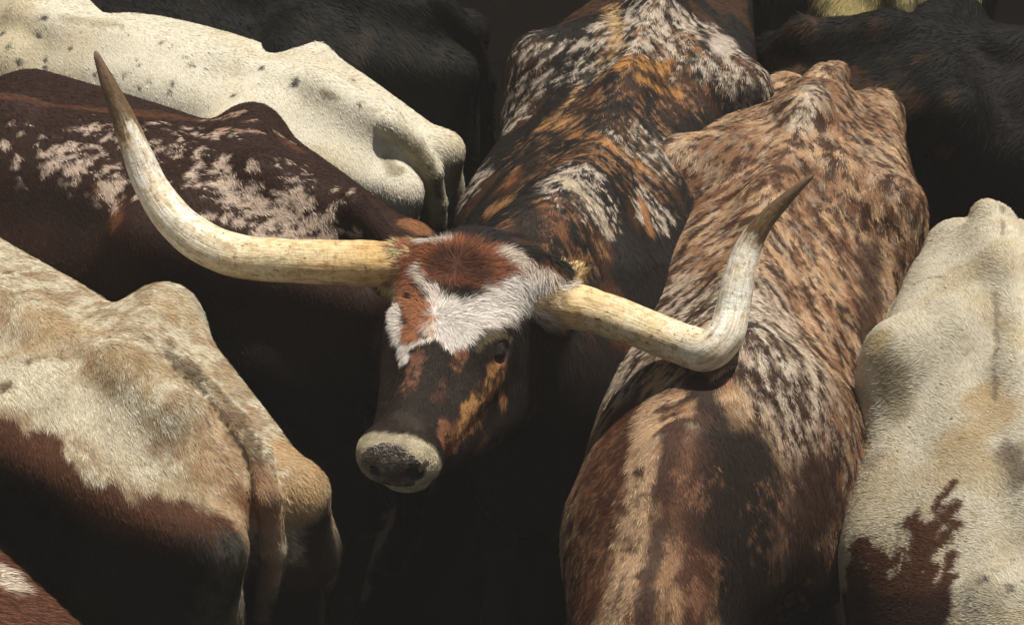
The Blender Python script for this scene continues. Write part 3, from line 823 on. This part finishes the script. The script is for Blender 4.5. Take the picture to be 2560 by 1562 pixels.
# ---- tan spotted cow, right of centre
def build_G():
    F = frame_at(787, 158, -108, 1.03)
    B = cow_body(F, hook=.262, bend=.16, barrel=.315, tailhead=1.28, tailx=.06)
    # neck stretched forward and down, its crest lit
    w = F(1.2, .09, 1.27)
    n1, n2 = at(672, 470, 1.27), at(650, 610, 1.12)
    B.chain([(w, .085), (n1, .075), (n2, .07)], .12)
    B.chain([(F(1.2, .1, 1.02), .22), (n1 - [0, 0, .22], .18), (n2 - [0, 0, .16], .14)], .2)
    fd = n2 - n1; fd[2] -= .05; fd /= np.linalg.norm(fd); sd = np.cross([0, 0, 1], fd); sd /= np.linalg.norm(sd); u = np.cross(fd, sd)
    o = n2 + fd * .22 - np.array([0, 0, .08])
    B.cone(n2, o, .07, .08, .08); B.cone(n2 - np.array([0, 0, .16]), o + fd * .05 - np.array([0, 0, .12]), .14, .12, .1)
    P = head_prims(B, o, fd, sd, u, 1.0)
    c = Coat((.48, .31, .18), 0.18, 31); c.bend = .16; c.back = -.5
    def setup(c):
        c.flecks(9, .46, .60, (.20, .09, .045), seed=3, mix=.7)
        c.flecks(40, .52, .60, (.20, .095, .05), seed=63, stretch=(.8, 2.2), mix=.6)
        c.patch([(655, 310), (640, 345), (622, 375), (700, 310), (750, 300), (790, 350), (800, 400)], 48, (.54, .45, .36), .5, .5, 16, .85)
        c.patch([(750, 335), (730, 300), (770, 360)], 30, (.58, .50, .41), .6, .6, 20, .8)
        c.patch([(815, 85), (806, 110), (798, 125)], 13, (.50, .42, .33), .6, .5, 40, .85)
        c.patch([(672, 140), (690, 160)], 14, (.52, .38, .26), .6, .5, 30, .6)
        c.patch([(870, 150), (890, 170)], 20, (.50, .36, .25), .6, .5, 30, .6)
        c.patch([(830, 440), (850, 400), (840, 480)], 30, (.17, .085, .045), .7, .6, 20, .8)
        c.flecks(28, .55, .62, (.15, .062, .033), [(760, 200, 130), (860, 260, 110), (850, 380, 70)], seed=12, stretch=(.8, 2), mix=.85)
        c.flecks(48, .585, .615, (.045, .021, .013), seed=64, stretch=(.8, 2.4), mix=.95)
        c.flecks(95, .56, .60, (.055, .026, .016), seed=14, stretch=(.8, 3), mix=.95)
        c.flecks(58, .55, .59, (.040, .020, .014), [(690, 320, 80), (790, 380, 90), (830, 440, 60), (640, 360, 50)], seed=19, stretch=(.8, 2.6))
        c.flecks(95, .58, .64, (.58, .46, .34), seed=24, stretch=(.8, 3), mix=.4)
        c.patch([(870, 255), (872, 290), (868, 330)], 16, (.05, .025, .016), .6, .5, 40, .9)  # shadow below the right hook, painted into the coat
        c.spots([(791, 140, 7), (787, 150, 5), (783, 168, 10), (775, 175, 8), (763, 182, 7), (768, 195, 5), (807, 172, 4), (735, 168, 5), (750, 171, 4), (812, 92, 4), (806, 108, 5), (825, 98, 3), (718, 138, 4), (884, 165, 8)], (.07, .033, .02), .45)
        rb = (.085, .034, .019)
        c.patch([(618, 425), (608, 470), (596, 520), (583, 600)], 36, rb, .4, .4, 20)
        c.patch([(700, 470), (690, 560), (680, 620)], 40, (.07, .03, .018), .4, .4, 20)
        c.patch([(745, 470), (750, 540), (745, 600)], 56, (.018, .012, .010), .45, .35, 16)  # shaded side of the body painted near-black, next line too
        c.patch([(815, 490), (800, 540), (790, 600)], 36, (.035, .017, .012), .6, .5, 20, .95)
        c.below(1.02, (.016, .010, .008), .08, .12)  # shade low on the body, put into the coat colour
        lt = (.46, .31, .19)
        c.patch([(655, 385), (648, 408), (644, 440), (639, 486), (630, 544), (621, 601), (615, 625)], 13, lt, 1.2, .4, 60, .8)
        c.patch([(668, 545), (664, 575), (668, 600), (668, 624)], 13, (.36, .22, .12), 1.0, .5, 50, .85)
        c.patch([(688, 440), (685, 468), (678, 509), (671, 567), (665, 610)], 6, (.16, .08, .045), 1.1, .6, 60, .5)
        c.patch([(676, 425), (668, 463), (660, 493)], 10, (.06, .028, .018), .5, .25, 30)
        c.patch([(662, 525), (655, 550), (648, 585), (644, 615)], 7, (.05, .028, .02), .8, .4, 40, .9)
        c.patch([(696, 380), (705, 395), (712, 420)], 13, (.03, .018, .013), .6, .4, 30)  # horn's shadow at the withers, painted into the coat
        c.patch([(655, 590), (648, 612)], 5, (.05, .028, .02), .8, .4, 40, .9)
        c.spots([(664, 408, 8), (703, 418, 10), (650, 392, 6), (640, 470, 6), (632, 548, 5)], (.06, .03, .02), .35)
        c.flecks(70, .53, .60, (.045, .020, .013), [(610, 450, 50), (600, 530, 60), (650, 520, 50), (640, 600, 50)], seed=83, stretch=(3, 1.2), mix=.7)
        c.flecks(80, .54, .62, (.26, .13, .075), [(610, 440, 45), (595, 500, 60), (585, 580, 60), (700, 480, 40), (700, 580, 50)], seed=85, stretch=(2.2, 1.4), mix=.6)
        c.flecks(90, .58, .66, (.24, .12, .065), [(600, 470, 45), (590, 560, 50), (770, 520, 60), (790, 600, 50)], seed=23, mix=.6)
    c.setup = setup
    e, *_ = make_cow('longhorn_cow', 'tan cow with dark brown spots and a pale neck ridge, beneath the bent right horn', B, F, c, 280000, group=HERD,
             hair_kw=dict(length=.016, width=.0012, lift=.12, jitter=.25))
    finish_head(e, F, P, 1.0)

# ---- white cow with brown belly patches, right edge
def build_H():
    F = frame_at(1020, 324, -90, 1.06)
    B = cow_body(F, hook=.25, tailhead=1.265, barrel=.365, pin=.068)
    P = neck_and_head(B, F, (1.32, 0, 1.0), (1.85, 0, 1.0), down=.6)
    c = Coat((.52, .475, .375), 0.11, 41)
    def setup(c):
        c.flecks(8, .50, .72, (.46, .38, .25), seed=3, mix=.7)
        c.flecks(55, .62, .72, (.38, .30, .19), seed=8, mix=.4)
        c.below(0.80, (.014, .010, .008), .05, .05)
        c.patch([(875, 340), (890, 365), (900, 395), (905, 410)], 15, (.22, .18, .11), .7, .6, 20, .8)  # olive shade below the hook, painted into the flank
        c.patch([(880, 340)], 14, (.42, .33, .17), .7, .5, 30, .6)
        c.patch([(985, 300), (995, 320)], 15, (.40, .32, .2), .8, .6, 30, .6)
        c.patch([(985, 400), (1000, 410), (960, 440)], 22, (.40, .28, .14), .8, .6, 30, .7)
        c.patch([(1010, 455), (1024, 475)], 16, (.10, .07, .05), .7, .6, 40, .8)
        c.patch([(960, 450), (990, 480), (950, 470)], 20, (.38, .30, .18), .8, .6, 30, .6)
        c.patch([(855, 470), (875, 462)], 10, (.30, .26, .19), .8, .5, 60, .7)
        c.patch([(1002, 208), (1003, 235), (998, 300), (998, 340), (997, 400)], 2.6, (.16, .12, .08), .9, .5, 60, .8)
        c.patch([(915, 285), (935, 277), (946, 278)], 1.6, (.10, .07, .04), .6, .3, 60, .8)
        Br = (.075, .032, .018)
        c.patch([(956, 483), (944, 497), (936, 512)], 5, Br, .8, .25, 90)
        c.patch([(956, 506), (942, 520), (930, 540)], 9, Br, .8, .25, 90)
        c.patch([(957, 525), (944, 540), (925, 556)], 8, Br, .8, .25, 90)
        c.patch([(914, 520), (922, 532), (918, 550)], 11, Br, .8, .25, 90)
        c.patch([(954, 556), (944, 568), (952, 580), (940, 600)], 8, Br, .9, .25, 90)
        c.patch([(860, 548), (884, 562), (908, 566), (930, 570)], 14, Br, .9, .2, 80)
        c.patch([(858, 585), (890, 595), (928, 595)], 26, Br, .5, .15, 80)
        c.flecks(60, .62, .66, CREAM, [(900, 560, 30), (935, 570, 24)], seed=91, stretch=(2.4, 1), mix=.8)
        c.flecks(90, .58, .64, Br, [(900, 560, 60), (940, 540, 40)], seed=95, stretch=(2.4, 1), mix=.7)
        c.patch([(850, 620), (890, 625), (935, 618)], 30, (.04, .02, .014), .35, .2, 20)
        c.spots([(925, 299, 1.4), (939, 304, 1.6), (945, 332, 1.5), (947, 288, 1.4), (1001, 342, 1.5), (990, 346, 1.5), (953, 419, 1.6), (933, 437, 1.6), (912, 428, 1.4), (898, 524, 1.5), (1000, 497, 1.5), (1008, 517, 1.5)], (.05, .04, .03), .2)
        c.patch([(975, 580), (990, 600)], 14, (.32, .28, .2), .9, .6, 40, .7)
        c.spots([(985, 580, 5), (1012, 590, 5), (1015, 560, 3), (970, 600, 3)], (.15, .13, .10), .6)
    c.setup = setup
    e, *_ = make_cow('longhorn_cow', 'white cow with jagged brown patches low on its side, at the right edge', B, F, c, 330000, group=HERD,
             hair_kw=dict(length=.014, width=.0012, lift=.11))
    finish_head(e, F, P, 1.0)

# ---- the facing longhorn, brindled black, orange and white
def build_E():
    F = frame_at(640, 48, -104.5, 1.05)
    B = cow_body(F, hook=.25, barrel=.33)
    f = -.185 * AX_R - .372 * AX_U + .41 * AX_N; f /= np.linalg.norm(f)
    sd = .40 * AX_R - .085 * AX_U + .21 * AX_N; sd -= (sd @ f) * f; sd /= np.linalg.norm(sd)
    u = np.cross(f, sd)
    if u @ AX_N < 0: u = -u
    S = 1.06
    o = at(474, 268, 1.44)
    P = head_prims(B, o, f, sd, u, S)
    B.cone(F(1.3, 0, 1.0), P(0.1, 0, -.14), .22, .13, .12)
    B.cone(F(1.05, 0, 1.22), P(0.02, 0, -.06), .10, .09, .12)
    cn = [P(a, b, c_) for a in (-.1, .58) for b in (-.18, .18) for c_ in (-.22, .06)]
    n0 = (o - np.array([0, 0, ZC])) @ AX_N
    c = Coat(BLACK, 0.25, 51); c.back = -.6
    def setup(c):
        Or, Wt, Rd = (.46, .22, .07), (.50, .42, .34), (.24, .075, .03)
        # brindle of the back
        c.flecks(14, .52, .62, (.065, .03, .016), seed=2, stretch=(.7, 2), mix=.8)
        c.flecks(115, .54, .60, (.25, .13, .065), [(600, 130, 150), (660, 60, 110), (560, 220, 80)], seed=33, stretch=(.7, 4), mix=.9)
        c.flecks(125, .51, .57, Wt, [(535, 60, 60), (515, 110, 45), (475, 180, 45), (600, 60, 60), (700, 40, 80), (640, 150, 60), (590, 200, 50), (650, 20, 80), (560, 20, 60), (740, 60, 60), (650, 210, 40), (755, 90, 40)], seed=44, stretch=(.7, 3.2), mix=.95)
        c.patch([(612, 5), (615, 25), (620, 46), (605, 60)], 8, (.46, .29, .12), 1.2, .5, 90, .8, .3)
        c.patch([(628, 62), (665, 66)], 12, Or, .8, .3, 70)
        c.patch([(600, 78), (640, 78), (680, 92)], 6, Or, 1.1, .4, 80, .8)
        c.patch([(545, 124), (558, 121), (568, 124)], 12, (.40, .21, .09), .5, .4, 30)
        c.patch([(561, 112), (572, 100), (582, 84)], 3.5, (.42, .26, .13), .4, .4, 40)
        c.patch([(574, 132), (612, 146), (645, 168)], 7, (.38, .18, .065), 1.1, .4, 80, .85)
        c.patch([(520, 172), (512, 180)], 9, (.22, .08, .035), 1.0, .5, 80, .85)
        c.patch([(492, 208), (510, 200)], 9, (.34, .18, .07), 1.2, .4, 90, .85)
        c.patch([(559, 178), (579, 190), (600, 215), (606, 230)], 7, (.52, .43, .32), 1.1, .4, 90, .85)
        c.patch([(543, 204), (560, 228), (572, 248)], 7, (.20, .085, .04), 1.1, .4, 80, .85)
        c.patch([(640, 200), (650, 230)], 6, (.36, .17, .07), .7, .4, 40, .9)
        c.patch([(723, 38), (718, 50)], 12, (.5, .42, .36), .8, .5, 40, .9)
        c.patch([(741, 61)], 8, (.12, .04, .025), .6, .5, 60, .7)
        c.patch([(750, 95), (735, 110)], 18, (.016, .013, .012), .7, .5, 40, .9)  # shadow under the right hip, painted black
        c.patch([(530, 150), (525, 200), (530, 235)], 14, (.02, .015, .012), .6, .5, 30, .9)
        c.patch([(530, 350), (560, 370), (600, 380), (540, 430)], 45, (.016, .012, .011), .4, .5, 16, .93)  # shoulder in shadow beside the face, painted as black coat
        c.below(1.06, (.014, .011, .011), .05, .10)  # lower body darkened in the coat to imitate shade
        c.patch([(622, 330), (610, 300)], 16, (.10, .035, .015), .6, .6, 30, .7)
        c.flecks(110, .51, .57, (.018, .014, .012), [(620, 100, 170), (540, 60, 80), (560, 210, 80)], seed=37, stretch=(.7, 4), mix=.85)
        # head
        def hp(pts, *a, **k): c.patch(pts, *a, **k)
        hp([(450, 300), (430, 380), (400, 440), (480, 400)], 60, (.020, .013, .010), .2, .2, 20)
        hp([(392, 255), (440, 262), (480, 268), (510, 275), (538, 285)], 26, (.20, .070, .034), .3, .25, 40)         # red brown of the poll
        hp([(425, 240), (450, 243)], 5, (.55, .46, .40), .8, .4, 60, .9)
        hp([(500, 255), (530, 265), (556, 280)], 8, (.58, .49, .42), .8, .4, 60, .95)
        hp([(448, 262), (463, 262), (470, 272)], 13, (.045, .018, .012), .8, .7, 60, .85)
        hp([(404, 264)], 7, (.06, .025, .018), .8, .5, 60, .8)
        hp([(386, 262), (390, 282), (400, 294)], 9, (.46, .38, .20), .9, .5, 70, .9)
        hp([(436, 314), (458, 324), (482, 310), (508, 292), (532, 287), (548, 302)], 19, (.68, .62, .57), .35, .2, 70)
        hp([(444, 330), (453, 340), (466, 332)], 10, (.68, .62, .57), .45, .2, 70)
        hp([(421, 268), (428, 282), (436, 298)], 6, (.62, .53, .47), .7, .3, 70)
        hp([(396, 308), (400, 325), (403, 342), (405, 356)], 8, (.66, .60, .55), .4, .2, 70)
        hp([(410, 345), (420, 339), (430, 336)], 3.5, (.60, .52, .46), .6, .3, 70)
        hp([(408, 286), (414, 300), (422, 318), (412, 332)], 11, (.34, .14, .07), .6, .3, 70)
        hp([(428, 322), (432, 330)], 5, (.50, .36, .28), .8, .4, 70, .8)
        hp([(412, 296)], 5, (.030, .018, .014), .4, .3, 60)
        hp([(522, 318), (536, 322), (505, 335)], 11, (.018, .013, .011), .5, .3, 50)
        c.flecks(60, .58, .64, (.20, .17, .15), [(490, 305, 40)], seed=71, stretch=(1, 2), mix=.6)
        hp([(418, 356), (414, 372), (407, 388)], 7, (.20, .09, .055), 1.1, .5, 90, .85)
        hp([(459, 352), (457, 362)], 7, (.24, .10, .055), .9, .4, 80, .9)
        hp([(444, 380), (436, 396)], 6, (.08, .035, .02), 1.0, .5, 60, .8)
        hp([(500, 366), (492, 385), (482, 402), (472, 418), (458, 432)], 13, (.20, .09, .042), .9, .4, 60, .95)
        hp([(478, 398), (468, 410), (462, 424)], 8, (.46, .24, .095), .8, .4, 70, .9)
        hp([(494, 368), (488, 382)], 6, (.40, .20, .08), 1.0, .4, 70, .85)
        hp([(503, 388), (503, 402)], 5, (.30, .14, .06), .9, .4, 70, .85)
        hp([(497, 398), (490, 416)], 5, (.015, .012, .010), .7, .4, 60)
        hp([(480, 445), (485, 440)], 6, (.12, .06, .035), .9, .5, 60, .7)
        hp([(444, 424), (442, 438), (452, 448)], 7, (.20, .085, .042), 1.0, .4, 80, .85)
        hp([(478, 340), (496, 331), (508, 338)], 6, (.15, .12, .07), 1.0, .5, 100, .75)
        hp([(398, 414), (418, 424)], 7, (.08, .065, .05), 1.0, .5, 100, .25)
        rc = P(.515, 0, -.078)
        c.ops.append(('ring', rc, f, sd, u))
        c.flecks(70, .50, .58, (.018, .013, .010), [(415, 380, 26), (450, 370, 30), (485, 395, 34), (440, 410, 20), (505, 375, 20)], seed=77, mix=.8)
        # hair radiating from the middle of the forehead
        c.whorl(433, 315, 55, 1.6); c.whorl(457, 262, 35, 1.2)
        c.flow(430, 400, -.3, 1, 70); c.flow(480, 400, -.2, 1, 60)
    base_colour = c.colour
    ops_ring = {}
    def colour(Pp, L=None):
        ring = [op for op in c.ops if op[0] == 'ring']
        C = Coat.colour(c, Pp, L)
        for _, rc, ff, ss, uu in ring:
            d = Pp - rc
            a = d @ ff / S; near = (np.linalg.norm(d, axis=1) < .17)
            a = a + 0.010 * (vnoise(Pp, 90, 8) - .5)
            w = sstep(-.022, -.010, a) * near
            col = np.array((.52, .45, .31)) * (1 - .25 * sstep(.45, .6, vnoise(Pp, 40, 3)))[:, None]
            w = w[:, None] * .92
            C = C * (1 - w) + col * w
        return C
    c.colour = colour
    c.setup = setup
    def pad_w(X):
        d = (X - P(.546, 0, -.070)) / S
        return np.sqrt((d @ sd / .068) ** 2 + (d @ u / .050) ** 2 + (d @ f / .050) ** 2) + .10 * (vnoise(X, 70, 5) - .5)
    def skip(X):
        m = pad_w(X) < 1.0
        for y in (1, -1):
            m |= np.linalg.norm((X - P(.212, .122 * y, -.033)) / S, axis=1) < .030
        # the horns' roots
        return m
    def lenf(X):
        a = (X - o) @ f / S; near = (np.linalg.norm(X - P(.25, 0, -.05), axis=1) < .42 * S)
        ey = np.minimum(np.linalg.norm(X - P(.212, .12, -.033), axis=1), np.linalg.norm(X - P(.212, -.12, -.033), axis=1)) / S
        l = np.where(near, np.interp(a, [-.05, .1, .22, .3, .45, .6], [1.2, 1.2, .75, .45, .32, .22]), 1.0) * (0.3 + .7 * sstep(.03, .07, ey))
        return l
    lo, hi = np.min(cn, 0), np.max(cn, 0)
    e, coat, V, Q = make_cow('longhorn_cow', 'longhorn facing the camera with very wide horns and white forehead, in mid herd', B, F, c, 330000,
                             fine=(lo, hi, 0.0055), group=HERD, hair_kw=dict(length=.017, width=.0011, lift=.09, lenf=lenf, jitter=.18), skip=skip)
    # denser fine hair on the head, as the same coat
    hm = (np.abs((V - P(.24, 0, -.06)) @ f) < .36) & (np.linalg.norm(V - P(.24, 0, -.06), axis=1) < .38) & ((V - o) @ u > -.26)
    Qh = Q[hm[Q].all(1)]
    fm = fur_mesh('fur', V, Qh, B, coat, F, 90000, skip=skip, length=.026, width=.0012, lift=.2, lenf=lenf, jitter=.22, grain=.16)
    fm.transform(Matrix.Translation(Vector(-F.o)))
    tag(link('head_fur', fm, M_FUR, e))
    # wet nose
    qc = V[Q].mean(1); keep = pad_w(qc) < 1.03
    Qn = Q[keep]; ids, inv = np.unique(Qn, return_inverse=True)
    Vn = V[ids]; Nn = B.grad(Vn); Vn = Vn + Nn * (.0022 * S * np.clip((1.1 - pad_w(Vn)) * 6, 0, 1))[:, None]
    nc = np.array((.045, .034, .027)) + np.array((.17, .12, .09)) * sstep(.52, .75, fbm(Vn, 95, 9))[:, None]
    for y in (1, -1): nc = nc * (.06 + .94 * sstep(.017, .027, np.linalg.norm((Vn - P(.530, .044 * y, -.080)) / S, axis=1)))[:, None]
    me = np_mesh('nose', Vn - F.o, inv.reshape(-1), np.full(len(Qn), 4), True, nc)
    link('nose', me, M_HAIRLESS, e)
    for y in (1, -1):
        eye_part(e, F, P(.212, .113 * y, -.033), .0255 * S, None)
    # horns
    for y in (1, -1):            # eyelids: a ring round each eye
        ce = P(.212, .124 * y, -.034); n_ = y * sd * .93 + .25 * u + .12 * f; n_ /= np.linalg.norm(n_)
        a1 = f - (f @ n_) * n_; a1 /= np.linalg.norm(a1); b1 = np.cross(n_, a1); b1 = b1 if b1 @ u > 0 else -b1
        V2, Q2 = [], []
        for i in range(32):
            t = 2 * math.pi * i / 32; cc = ce + S * (a1 * .0265 * math.cos(t) + b1 * .0185 * math.sin(t)) - n_ * S * (.004 * abs(math.cos(t)) ** 2)
            tube = .0042 if math.sin(t) > 0 else .0028
            out = a1 * math.cos(t) + b1 * math.sin(t)
            for j in range(8):
                p = 2 * math.pi * j / 8; V2.append(cc + S * tube * (out * math.cos(p) + n_ * math.sin(p)))
                Q2 += [i * 8 + j, ((i + 1) % 32) * 8 + j, ((i + 1) % 32) * 8 + (j + 1) % 8, i * 8 + (j + 1) % 8]
        V2 = np.array(V2); lc = np.tile(np.array((.09, .06, .05)), (len(V2), 1)); up_ = ((V2 - ce) @ b1 > .004) & ((V2 - ce) @ f < .012)
        lc[up_] = (.42, .32, .29)
        link('eyelid', np_mesh('eyelid', V2 - F.o, np.array(Q2), np.full(256, 4), True, lc), M_SKIN, e)
    Lh = [(432, 266, 1.43, 40), (404, 264, 1.43, 44), (378, 263, 1.43, 47), (340, 262, 1.42, 45), (290, 260, 1.41, 43), (240, 256, 1.40, 43), (205, 243, 1.41, 43), (175, 220, 1.44, 40), (152, 188, 1.49, 35), (136, 150, 1.56, 29), (122, 115, 1.62, 23), (108, 83, 1.68, 16), (95, 51, 1.74, 5)]
    Rh = [(532, 293, 1.36, 40), (558, 302, 1.425, 50), (590, 309, 1.42, 45), (625, 321, 1.41, 43), (660, 335, 1.41, 42), (690, 346, 1.42, 42), (709, 350, 1.44, 41), (725, 335, 1.47, 37), (732, 312, 1.50, 35), (738, 280, 1.55, 33), (748, 248, 1.60, 27), (764, 222, 1.65, 20), (788, 197, 1.70, 13), (814, 174, 1.75, 4)]
    def hr(x, y, z, w):
        p = at(x, y, z); return w * 0.5 / 1024 * 36 / LENS * -((p - CAM) @ AX_N)
    horn(e, F, [at(a, b, z) for a, b, z, w in Lh], [hr(*q) for q in Lh], 'long horn sweeping out to the left and curving up to a brown tip', 220)
    horn(e, F, [at(a, b, z) for a, b, z, w in Rh], [hr(*q) for q in Rh], 'horn bending sharply upwards over the tan spotted cow', 220)
    # hair growing over the roots of the horns
    for (a0, b0, c0) in ((Lh[1], Lh[2], ((.30, .13, .07), (.45, .37, .20))), (Rh[1], Rh[2], ((.62, .55, .47), (.42, .30, .17)))):
        pa, pb = at(*a0[:3]), at(*b0[:3]); ax = pb - pa; ax /= np.linalg.norm(ax); rr = hr(*a0)
        e1 = np.cross(ax, [0, 0, 1]); e1 /= np.linalg.norm(e1); e2 = np.cross(ax, e1)
        m = 4200; th = RNG.random(m) * 2 * np.pi; al = RNG.random(m) ** 1.5 * .045 - .035 + .010 * np.sin(th * 3) + .006 * np.sin(th * 7 + 1)
        rad_ = np.cos(th)[:, None] * e1 + np.sin(th)[:, None] * e2
        Pr = pa + ax * al[:, None] + rad_ * (rr * 1.0 + .001)
        D = ax + rad_ * (.22 + .12 * RNG.random(m))[:, None] + RNG.normal(0, .16, (m, 3)); D /= np.linalg.norm(D, axis=1, keepdims=True)
        W_ = np.cross(rad_, D); W_ /= np.linalg.norm(W_, axis=1, keepdims=True)
        ll = (.018 + .02 * RNG.random(m))[:, None]; mid = Pr + D * ll * .5 + rad_ * ll * .05; tp = Pr + D * ll
        X = np.stack([Pr - W_ * .0007, Pr + W_ * .0007, mid + W_ * .0006, mid - W_ * .0006, tp], 1).reshape(-1, 3)
        fl_ = (np.arange(m)[:, None] * 5 + np.array([0, 1, 2, 3, 3, 2, 4])).ravel()
        cc = np.where((vnoise(Pr, 60, 12) > .5)[:, None], np.array(c0[0]), np.array(c0[1])) * np.exp(RNG.normal(0, .2, m))[:, None]
        link('root_hair', np_mesh('root_hair', X - F.o, fl_, np.tile([4, 3], m), False, np.repeat(cc, 5, 0)), M_FUR, e)
    leaf_ear('ear', e, P(.05, .15, -.075), atd(582, 258, n0 - .06), AX_U + .4 * AX_N, .046, (.10, .05, .02), (.50, .36, .17), F)
    leaf_ear('ear', e, P(.07, -.13, -.085), atd(384, 352, n0 - .06), AX_N - .6 * AX_R, .040, (.03, .018, .013), (.06, .03, .02), F)
EXTRA = '''
'''

# ---- animals that stay in the dark behind, and the corner one
def simple(label, F, base, ops, hairs, hook=.25, head=(1.85, 0, 1.15), seed=60, **kw):
    B = cow_body(F, hook=hook, **kw)
    P = neck_and_head(B, F, (1.32, 0, 1.0), head)
    c = Coat(base, .2, seed); c.setup = ops
    e, *_ = make_cow('longhorn_cow', label, B, F, c, hairs, res=.018, group=HERD, hair_kw=dict(length=.024, width=.0018, lift=.16))
    finish_head(e, F, P, 1.0)
def build_I():
    def ops(c):
        c.flecks(18, .5, .66, (.045, .023, .013), [(850, 80, 130), (950, 120, 60)], seed=5, mix=.8)
        c.patch([(1000, 60), (1010, 160)], 40, (.006, .005, .005), .4, .4, 20)
        c.patch([(775, 62), (800, 68)], 10, (.12, .07, .04), .7, .5, 30, .7)
    simple('very dark brown cow in the shade behind the tan spotted cow', frame_at(955, 35, -5, .95), (.004, .0035, .003), ops, 60000)
def build_J():
    def ops(c):
        c.flecks(30, .5, .64, (.10, .09, .05), seed=5, mix=.8)
        c.below(1.04, (.03, .025, .02), .04, .05)
    simple('yellowish cow whose rump just shows at the top right edge', frame_at(893, -93, 88, .98), (.30, .24, .10), ops, 50000)
def build_K():
    def ops(c):
        c.flecks(22, .5, .62, (.009, .008, .006), seed=7, mix=.8)
        c.patch([(365, 35), (355, 60)], 9, (.03, .022, .016), .8, .5, 40, .7)
    simple('dark mottled cow barely visible behind the white speckled cow', frame_at(300, -8, 172, .90), (.004, .004, .004), ops, 50000)
def build_D():
    def ops(c):
        c.patch([(2, 572), (14, 585)], 14, (.5, .42, .34), .6, .3, 40)
        c.below(1.0, (.04, .02, .014), .05, .06)
    simple('reddish brown and white cow cut off by the bottom left corner', frame_at(-133, 572, 150, 1.0), (.09, .035, .02), ops, 50000)

for fn in (build_A, build_B, build_C, build_G, build_H, build_E, build_I, build_J, build_K, build_D): fn()

# ------------------------------------------------------------------ thin volume added over the pen to lift the blacks
hz = bpy.data.materials.new('black_lift_veil'); hz.use_nodes = True
N_ = hz.node_tree.nodes; N_.remove(N_['Principled BSDF'])
pv = N_.new('ShaderNodeVolumePrincipled'); pv.inputs['Density'].default_value = 0.0028; pv.inputs['Color'].default_value = (0.92, 0.88, 0.84, 1)
hz.node_tree.links.new(pv.outputs[0], N_['Material Output'].inputs['Volume'])
bx = np.array([(x, y, z) for x in (-160, 160) for y in (-160, 160) for z in (-1.0, 8.0)], float)
hm_ = np_mesh('added_haze', bx, np.array([0, 1, 3, 2, 4, 6, 7, 5, 0, 4, 5, 1, 2, 3, 7, 6, 0, 2, 6, 4, 1, 5, 7, 3]), np.full(6, 4), False)
tag(link('added_haze', hm_, hz), kind='stuff')
